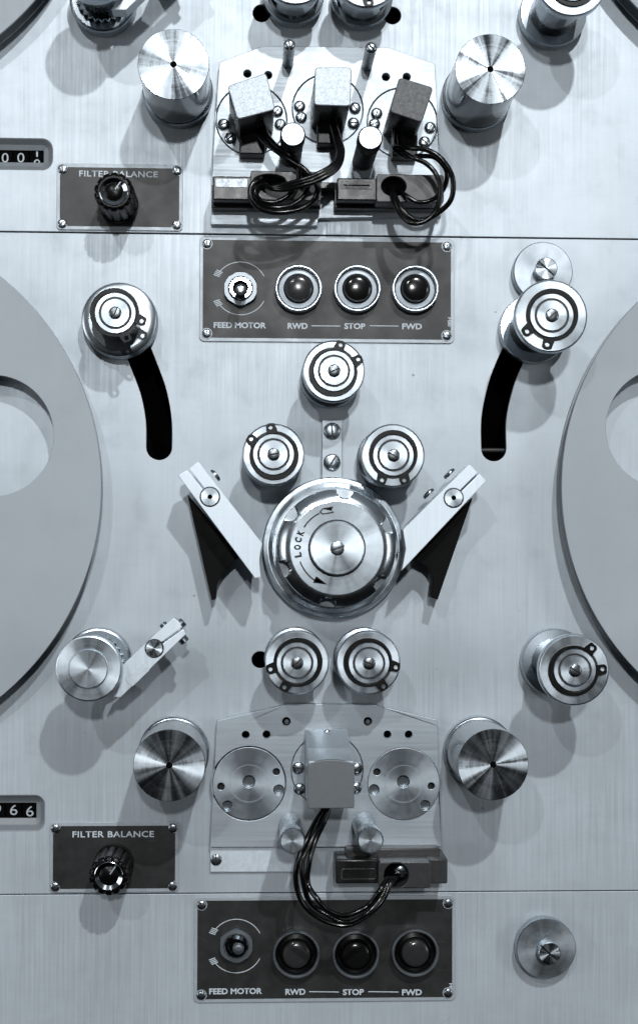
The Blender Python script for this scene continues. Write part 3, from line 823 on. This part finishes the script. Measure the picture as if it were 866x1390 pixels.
make_control(271.5, 321.5, 617, 464.5, (326.5, 391), ((405.3, 391), (485, 391.2), (563.6, 391.6)), 441.8, 'upper black control panel with pale-collared buttons reading FEED MOTOR, RWD, STOP, FWD', 11, 'plain', 'light')
make_control(264, 1217, 618.8, 1361, (320.7, 1285), ((402.3, 1296), (483, 1296.5), (563.5, 1294)), 1347, 'lower black control panel with dark buttons, under the looped cable at the bottom edge', 12, 'knurl', 'dark')

# ---------------------------------------------------------------- tape counters
def make_counter(b0, b1, w0, w1, corner, digits, label):
    a = P((b0[0]+b1[0])/2, (b0[1]+b1[1])/2)
    t = thing('tape_counter', label, 'counter', (a[0], a[1], -18), 'mechanical tape counters')
    L = lambda p, h=0: tl(p[0], p[1], h, a)
    o0, o1 = L(b0), L(b1); i0, i1 = L(w0, -12), L(w1, -12)
    n = 10
    A_ = rrect(o0[0], o1[1], o1[0], o0[1], corner, n); B_ = rrect(i0[0], i1[1], i1[0], i0[1], 1.2, n)
    bm = bmesh.new(); prev = None
    for pts, w in ((A_, 18.6), (rrect(o0[0]+1.2, o1[1]+1.2, o1[0]-1.2, o0[1]-1.2, corner-1, n), 18.0), (rrect(o0[0]+7, o1[1]+7, o1[0]-7, o0[1]-7, corner-6, n), 9.5), (B_, 6), (B_, 0)):
        vs = [bm.verts.new((p[0], p[1], w)) for p in pts]
        if prev:
            for i in range(len(vs)): bm.faces.new((prev[i], prev[(i+1) % len(vs)], vs[(i+1) % len(vs)], vs[i]))
        prev = vs
    part('bezel', finish(bm), 'bezel', t)
    for (ch, px, py, hh, ww, g) in digits:
        u_, v_ = L((px, py), -14.3)
        dr = part('digit_wheel', box(u_-10.2, i1[1]-6, -14, u_+10.2, i0[1]+6, 3.4, 1.0), 'void', t)
        if isinstance(ch, str): part('numeral', text_mesh(ch, ww, hh, 0.25, 0.0, 1, 0, (u_, v_), 3.5), 'digit', dr)
        else:
            ms = []
            for c_, dy, h2, w2 in ch:
                ms.append(text_mesh(c_, w2, h2, 0.25, 0.0, 1, 0, (u_, v_+dy), 3.5))
            part('numeral', join_mesh(ms), 'digit', dr)
    part('dark_backing', box(o0[0], o1[1], -26, o1[0], o0[1], -16, 0), 'void', t)
    return t
make_counter((-140, 184.2), (71.8, 230.5), (-125, 201), (59.5, 220.3), 15,
    [('0', 7, 213.5, 13, 9.2, 0), ('0', 28.3, 213.3, 13, 9.6, 0), ([('1', 3.4, 8, 2.4), ('0', -10, 12, 9)], 50.3, 211.5, 0, 0, 0), ('0', -14.5, 213.6, 13, 9.2, 0)],
    'upper tape counter window showing zeros, cut by the left edge')
make_counter((-140, 1080.3), (61, 1128.5), (-125, 1090.8), (49.6, 1111), 13,
    [('6', 18.6, 1100, 14, 10, 0), ('6', 40.6, 1101.8, 14, 10, 0), ('9', -3.6, 1099.5, 14, 10, 0), ('0', -25, 1100, 14, 10, 0)],
    'lower tape counter window showing sixes, cut by the left edge')

# ---------------------------------------------------------------- head plates
def flat_hole_plate(outl, holes, w0, w1, mat, parent, a, name='plate', bev=0.8):
    o = [tl(x, y, w1, a) for x, y in outl]
    hs = [circ(*tl(x, y, w1, a), r, 32) for x, y, r in holes]
    return part(name, curve_mesh([rpoly(o, 2.5, 4)]+hs, w0, w1, bev), mat, parent)
HP = 14
# upper, three heads
a = P(444, 180, HP)
hpu = thing('head_plate', 'bright plate at the top carrying three tape heads', 'mounting plate', (a[0], a[1], 0), 'tape head mounting plates')
ucirc = ((341.3, 162), (444.8, 147.5), (546.2, 166))
flat_hole_plate([(297.8, 83.4), (357.6, 61.2), (526.4, 63.3), (590.5, 85.5), (598, 235), (600, 292), (432, 296), (431, 306), (286, 304), (289.5, 201)],
    [(x, y, 48.5) for x, y in ucirc]+[(335.8, 99, 5.3), (364, 101, 5.3), (523.8, 103.5, 5.3), (552, 103.5, 5.3)], 0, HP, 'headplate', hpu, a)
for x, y in ucirc:
    p_ = tl(x, y, HP, a); part('round_insert', lathe([(47.2, 0), (47.2, HP-1.4), (46.6, HP-0.8)], 128), 'headplate', hpu, (p_[0], p_[1], 0))
for x, y in ((335.8, 99), (364, 101), (523.8, 103.5), (552, 103.5)):
    p_ = tl(x, y, 6, a); part('hole_lining', cyl(8, 0.2, 1.2, 0.1, 24), 'void', hpu, (p_[0], p_[1], 0))
rnd = random.Random(5)
for x, y in ((303.3, 167.6), (312.7, 186), (376.5, 149.6), (380.5, 167.6), (406.7, 143), (408.9, 158), (482, 145.4), (479.8, 165.9), (511.4, 152.6), (508.4, 167), (584, 171.8), (576.3, 191.5)):
    p_ = tl(x, y, HP+3, a); screw(hpu, p_[0], p_[1], HP-0.8, 7.8, rnd.uniform(-60, 80), 7, 'steel', 'screw', 0.15)
for (hx_, hy_), (bx_, by_), an in (((392, 57), (391.8, 86), 92), ((504, 61), (498, 90), 135)):
    f = tl(hx_, hy_, 100, a); b = tl(bx_, by_, HP, a); p_ = ((f[0]+b[0])/2, (f[1]+b[1])/2)
    st = part('slotted_stud', lathe([(7.4, HP-0.5), (7.4, 92)], 48), 'screwdark', hpu, (p_[0], p_[1], 0))
    screw(st, 0, 0, 91.8, 7.5, an, 9, 'steel', 'screw_tip', 0.2)
# lower, one head
a2 = P(443, 1060, HP)
hpl = thing('head_plate', 'grey plate with two empty round inserts and one tape head in the middle', 'mounting plate', (a2[0], a2[1], 0), 'tape head mounting plates')
lsm = [(333.5, 997.8, 5.6), (361.8, 997.4, 5.6), (388.8, 979.6, 6), (499.2, 979.6, 6), (525.9, 997.4, 5.6), (554.6, 997.4, 5.6)]
flat_hole_plate([(294.3, 978.4), (388, 957), (391.3, 955.5), (508.5, 956.8), (512, 958), (593.6, 977.5), (599.6, 1150), (285.4, 1151)],
    [(338, 1064, 50.2), (548, 1064.5, 50.2), (444, 1046, 49)]+lsm, 0, HP, 'headplate', hpl, a2)
for x, y, r in lsm:
    p_ = tl(x, y, 6, a2); part('hole_lining', cyl(r+2.5, 0.2, 1.2, 0.1, 24), 'void', hpl, (p_[0], p_[1], 0))
for x, y, r in lsm:
    p_ = tl(x, y, HP, a2)
    part('hole_rim', tube_ring(r-0.3, r+0.9, HP-2, HP+0.25, 0.15, 32), 'trim', hpl, (p_[0], p_[1], 0))
for x, y in ((389, 980), (499.2, 980)):
    p_ = tl(x, y, 8, a2); part('hole_pin', cyl(3.4, 1, 8, 0.8, 24), 'steel', hpl, (p_[0], p_[1], 0))
part('lower_strip', curve_mesh([[tl(x, y, 6, a2) for x, y in ((285.6, 1146), (285.6, 1184.3), (418, 1184.3), (420, 1146))]], 0, 6, 0.6), 'pale', hpl)
p_ = tl(293.4, 1167.6, 6, a2); screw(hpl, p_[0], p_[1], 6, 7.6, 92, 4.5, 'satin', 'screw', 0.14)
for sx_, (x, y), small in ((1, (338, 1064), ((375, 1048, 4.4), (378.3, 1072.6, 6.6), (300, 1068, 4.4), (308.4, 1094.4, 6.6), (338, 1061.5, 8))),
                     (-1, (548, 1064.5), ((511.7, 1048.3, 4.4), (507.7, 1072.2, 6.6), (585.3, 1067.3, 4.4), (577.2, 1093.6, 6.6), (547.5, 1061.5, 8)))):
    c_ = tl(x, y, HP, a2); hs = []
    for xx, yy, r in small:
        q_ = tl(xx, yy, HP, a2); hs.append(circ(q_[0]-c_[0], q_[1]-c_[1], r, 32))
    ins = part('round_insert', curve_mesh([circ(0, 0, 49, 128)]+hs, 3, HP+0.8, 0.9), 'turned_satin', hpl, (c_[0], c_[1], 0))
    for xx, yy, r in small:
        q_ = tl(xx, yy, HP, a2)
        part('recess_floor', cyl(r+0.4, 1, 5 if r > 5 else 2, 0.2, 24), 'satin' if r > 5 else 'groove', ins, (q_[0]-c_[0], q_[1]-c_[1], 0))
    part('scribed_ring', tube_ring(24.6, 25.3, HP+0.5, HP+0.95, 0.1, 96), 'trim', ins)
c_ = tl(444, 1046, HP, a2)
part('round_insert', lathe([(47.8, 0), (47.8, HP-1), (47.2, HP-0.4)], 128), 'headplate', hpl, (c_[0], c_[1], 0))
for x, y, an in ((405, 1043, 0), (406.6, 1071.4, 50), (484.2, 1043.9, 35), (483.4, 1070, 130)):
    p_ = tl(x, y, HP+3, a2); screw(hpl, p_[0], p_[1], HP-0.4, 8.0, an, 7, 'steel', 'screw', 0.13)

# ---------------------------------------------------------------- tape heads
def make_head(corners, label, h=132, mat='cast', side='headside', th=118):
    cs = [P(x, y, h) for x, y in corners]
    u = sum(c[0] for c in cs)/4; v = sum(c[1] for c in cs)/4
    t = thing('recording_block', label, 'tape head', (u, v, HP), 'tape head blocks')
    L = [(c[0]-u, c[1]-v) for c in cs]
    part('shield', curve_mesh([rpoly(L, 5, 5)], 0, h-HP-3, 0.4), side, t)
    top = rpoly([(x*1.012, y*1.012) for x, y in L], 5.5, 5)
    part('front_face', curve_mesh([top], h-HP-3.2, h-HP, 1.3, 3), mat, t)
    return t, u, v
tA, _, _ = make_head([(309.2, 116), (361, 98), (373.5, 147.6), (322.4, 161)], 'left tape head of the three, bright speckled face tilted left')
tB, _, _ = make_head([(428, 90.5), (477, 90.5), (475.5, 143), (426.5, 141.5)], 'middle tape head of the three, bright square face standing upright')
tC, _, _ = make_head([(542, 104), (588, 118), (572.5, 165), (529, 150.5)], 'right tape head of the three, face tilted right, its shade painted dark grey', mat='castshade')
for tt in (tA, tB, tC):
    part('foot_block', box(-16, -52, 0, 18, -20, 30, 2), 'headside', tt)
# the single lower head: wedge back
f = P(449.5, 1064, 140); u, v = f
t = thing('recording_block', 'single grey tape head in the middle of the lower plate, stepped bright top', 'tape head', (u, v, HP), 'tape head blocks')
hu = 29.5; hv_t, hv_b = 28, -31.5
prof = [(hv_b, 2), (hv_b, 124), (hv_t, 124), (36, 62), (54, 10), (54, 2)]
part('shield', prism_u(prof, -28.5, 28.2, 1.0), 'headbright', t)
fc = [(-hu, hv_b), (hu, hv_b), (hu, hv_t-4)]+qbez((hu, hv_t-3), (0, hv_t+7), (-hu, hv_t-3), 8)[1:-1]+[(-hu, hv_t-4)]
part('front_face', curve_mesh([rpoly(fc, [2, 2]+[0]*(len(fc)-2), 3)], 118, 126, 0.8), 'castmid', t)
part('adjusting_screw', screw_mesh(5, 4), 'steel', t, (0, 50, 13)); 

# ---------------------------------------------------------------- knurled thumb screws
def make_thumb(face, base, label, R=15.6, h=140, mat='satin', cap='turned_soft'):
    f = P(*face, h); b = P(*base, HP); u, v = (f[0]*2+b[0])/3, (f[1]*2+b[1])/3
    t = thing('thumb_screw', label, 'thumb screw', (u, v, HP), 'knurled thumb screws on the head plates')
    part('shank', lathe([(R-2.5, 0), (R-2.5, 6), (R-1, 8), (R-1, h-HP-30)], 64), mat, t)
    kn = lambda r: (lambda a_: r-0.55*(0.5+0.5*cos(a_*56)))
    bm = bmesh.new(); hh = h-HP
    loft(bm, [(hh-30, kn(R-0.5)), (hh-29, kn(R+0.5)), (hh-2.5, kn(R+0.5)), (hh-1, kn(R-0.7))], 448)
    part('knurled_head', finish(bm), 'satin' if mat != 'blackmetal' else 'blackmetal', t)
    part('turned_cap', lathe([(R-0.9, hh-2), (R-0.9, hh-0.6), (R-1.6, hh)], 64), cap, t)
    return t
make_thumb((397.3, 178.7), (394.8, 219), 'dark thumb screw with bright cap, between left and middle heads', mat='blackmetal')
make_thumb((502.9, 184.5), (492.5, 221), 'dark thumb screw with bright cap, between middle and right heads', mat='blackmetal')
make_thumb((396.5, 1143.3), (394.5, 1117), 'steel thumb screw lower left of the single head', 16)
make_thumb((503.8, 1142), (491.5, 1117), 'steel thumb screw lower right of the single head', 16.4)

# ---------------------------------------------------------------- connectors
def rb(p0, p1, h, a): q0 = tl(*p0, h, a); q1 = tl(*p1, h, a); return q0[0], q1[1], q1[0], q0[1]
def make_conn(main, raised, skirt_y, tagb, holec, label, h=66, hr=80):
    a = P((main[0]+main[2])/2, (main[1]+main[3])/2, h)
    t = thing('connector_block', label, 'connector', (a[0], a[1], HP), 'cable connector blocks on the head plates')
    u0_, v0_, u1_, v1_ = rb((main[0], main[1]), (main[2], main[3]), h, a)
    part('housing', box(u0_, v0_-1, 0, u1_, v1_, h-HP, 2), 'conndark', t)
    part('skirt', box(u0_-2, v0_-6, 0, u1_+1, v1_-6, 26, 1.2), 'conndark', t)
    r0, s0, r1, s1 = rb((raised[0], raised[1]), (raised[2], raised[3]), hr, a)
    hc = tl(holec[0], holec[1], hr, a)
    part('raised_cover', curve_mesh([rrect(r0, s0, r1, s1, 3), [(hc[0]+holec[2]*cos(x), hc[1]+holec[3]*sin(x)) for x in [2*pi*i/40 for i in range(40)]]], 30, hr-HP, 1.0), 'conn', t)
    part('hole_dark', box(hc[0]-holec[2]-1, hc[1]-holec[3]-1, 20, hc[0]+holec[2]+1, hc[1]+holec[3]+1, h-HP+1, 0), 'void', t)
    g = rb((tagb[0], tagb[1]), (tagb[2], tagb[3]), h, a)
    part('tag_plate', curve_mesh([rrect(*g, 2.2)], h-HP-0.5, h-HP+0.8, 0.3), 'tag' if tagb[4] else 'conn', t)
    if not tagb[4]:
        part('tag_slot', curve_mesh([rrect(g[0]+4, (g[1]+g[3])/2-0.9, g[2]-4, (g[1]+g[3])/2+0.9, 0.5)], h-HP+0.5, h-HP+1.0), 'void', t)
    return t, a
make_conn((288.8, 238, 435, 271.5), (340, 231, 436, 271.8), 289, (292.5, 241.5, 336, 254, True), (366, 246, 22, 10), 'black connector block under the left head with scuffed foil tag')
make_conn((457.5, 240.5, 600, 272), (511, 235.5, 602.5, 274.5), 289, (462, 245.5, 506, 256.5, False), (534.5, 252, 16.5, 13), 'black connector block under the right head with slotted label')
q0 = P(430, 249, 30); q1 = P(460, 257.5, 30)
single('bridge_bar', box(-20, -4.5, 0, 20, 4.5, 26, 1), 'conndark', 'short dark bar joining the two upper connector blocks', 'bar', ((q0[0]+q1[0])/2, (q0[1]+q1[1])/2, HP))
# lower connector
a3 = P(549, 1188, 80)
t = thing('connector_block', 'grey connector block under the right corner of the lower plate, cable in its round hole', 'connector', (a3[0], a3[1], 0), 'cable connector blocks on the head plates')
r = rb((455.5, 1167), (514, 1200.5), 58, a3); part('dark_end', box(r[0], r[1], 0, r[2], r[3], 58, 3), 'conndark', t)
r = rb((462.6, 1180), (511, 1195.5), 60, a3); part('label_recess', curve_mesh([rrect(*r, 3.5), rrect(r[0]+2, r[1]+2, r[2]-2, r[3]-2, 2.5)], 57.5, 59.3, 0.4), 'conn', t)
r = rb((514, 1171), (585, 1206.5), 84, a3); hc = tl(538, 1189, 84, a3)
part('cover', curve_mesh([rrect(*r, 3), circ(hc[0], hc[1], 16.2, 48)], 0, 84, 1.4, 3), 'conn', t)
part('hole_dark', cyl(16.1, 20, 52, 0.1, 40), 'void', t, (hc[0], hc[1], 0))
part('slotted_insert', screw_mesh(9, 7, 0.25), 'satin', t, (hc[0]+7.5, hc[1]+2, 62), radians(-15))
r = rb((580, 1166.5), (607.5, 1200.5), 66, a3); part('end_block', box(r[0], r[1], 0, r[2], r[3], 66, 2), 'conn', t)
r = rb((470, 1157), (597, 1172), 40, a3); part('back_ledge', box(r[0], r[1], 0, r[2], r[3]+4, 40, 2), 'conn', t)

# ---------------------------------------------------------------- cables
def cable(pts, r, label, group, n=14):
    P3 = [(*P(x, y, h), h) for x, y, h in pts]
    o0 = P3[0]
    me = tube([(p[0]-o0[0], p[1]-o0[1], p[2]-o0[2]) for p in P3], r, n)
    return single('cable', me, 'cable', label, 'cable', o0, group)
G1 = 'black wires from the three upper heads'
# left head bundle
cable([(352, 160, 60), (354, 178, 62), (367, 197, 80), (388, 212, 96), (408, 225, 104), (423, 240, 104), (431, 256, 98), (425, 272, 92), (405, 284, 90), (378, 288, 92), (354, 283, 96), (341, 268, 98), (341, 252, 98), (352, 243, 92), (364, 247, 70)], 3.5, 'outermost wire of the left head, looping around under the bundle', G1)
cable([(357, 160, 60), (360, 178, 66), (374, 196, 86), (392, 208, 100), (402, 218, 100), (406, 230, 98), (404, 246, 94), (392, 264, 92), (372, 274, 92), (354, 271, 94), (346, 259, 96), (354, 249, 88), (366, 249, 66)], 3.2, 'inner wire of the left head, dropping past the dark thumb screw', G1)
cable([(350, 160, 56), (350, 178, 58), (361, 194, 74), (380, 208, 90), (396, 222, 94), (412, 236, 92), (418, 252, 88), (410, 268, 86), (392, 279, 86), (368, 281, 88), (350, 272, 92), (348, 258, 90), (358, 251, 80), (369, 251, 62)], 3.2, 'wire of the left head lying in the middle of its loop', G1)
# middle head bundle
for k, (o, lab) in enumerate((((0, 0), 'upper wire of the middle head, sweeping left across the connector'), ((5, 7), 'lowest wire of the middle head, bending furthest right'), ((2.5, 3.2), 'middle wire of the middle head between its two neighbours'))):
    x, y = o
    cable([(449+x*0.5, 150, 56), (451+x*0.6, 168, 70), (456+x*0.9, 188, 86), (460+x*1.0, 206, 98), (453+x*1.2, 222+y*0.6, 108), (434+x, 234+y, 114), (411+x, 243+y, 114), (386+x, 250+y*0.9, 108), (366+x*0.4, 253+y*0.3, 98), (355+x*0.3, 249-k*1.2, 84), (360+k*3, 246, 62)], 3.3, lab, G1)
# right head bundle
cable([(540, 160, 60), (537, 185, 70), (538, 198, 90), (556, 200, 110), (580, 203, 120), (600, 216, 122), (614, 240, 120), (613, 268, 114), (598, 286, 108), (576, 298, 104), (556, 294, 100), (541, 276, 94), (533, 256, 74)], 3.5, 'widest loop of the right head wires, bulging to the right', G1)
cable([(544, 160, 60), (541, 186, 74), (545, 203, 96), (560, 213, 108), (578, 221, 112), (592, 236, 114), (598, 258, 112), (592, 284, 108), (578, 299, 106), (558, 302, 104), (542, 288, 96), (534, 268, 88), (528, 252, 66)], 3.3, 'lowest loop of the right head wires, dipping nearest the seam', G1)
cable([(536, 160, 56), (535, 184, 66), (536, 201, 84), (553, 212, 98), (572, 211, 106), (592, 214, 110), (606, 232, 108), (603, 254, 102), (588, 270, 96), (568, 274, 92), (550, 264, 88), (539, 254, 64)], 3.2, 'innermost loop of the right head wires, over the connector', G1)
rndc = random.Random(21)
G2 = 'black wires from the single lower head'
for k, (dx, dy, lab) in enumerate(((-7, 6, 'outer wire hanging from the single lower head'), (0, 0, 'middle wire hanging from the single lower head'), (6.5, -7, 'inner wire hanging from the single lower head'))):
    j = lambda a_: rndc.uniform(-a_, a_)
    hz = (0, 7, -6)[k]
    cable([(444+dx*0.5, 1080, 70), (443+dx*0.5, 1098, 74), (434+dx*0.9+j(1), 1118, 86+hz), (422+dx+j(2), 1142, 100+hz), (412+dx*1.2+j(2), 1170, 108+hz), (411+dx*1.3+j(2), 1200, 108+hz), (422+dx*1.1+j(2.5), 1226+dy*0.5+j(2), 106-hz), (442+dx*0.4, 1244+dy*0.8+j(3), 106-hz), (470, 1250+dy*1.2+j(3), 106), (497+dx*0.3, 1240+dy+j(3), 106+hz), (515-dx*0.5+j(2), 1220+dy, 104), (526-dx*0.7+j(1), 1200, 98), (534-dx*0.7, 1190, 84), (537-dx*0.5, 1188, 60)], 3.6, lab, G2)
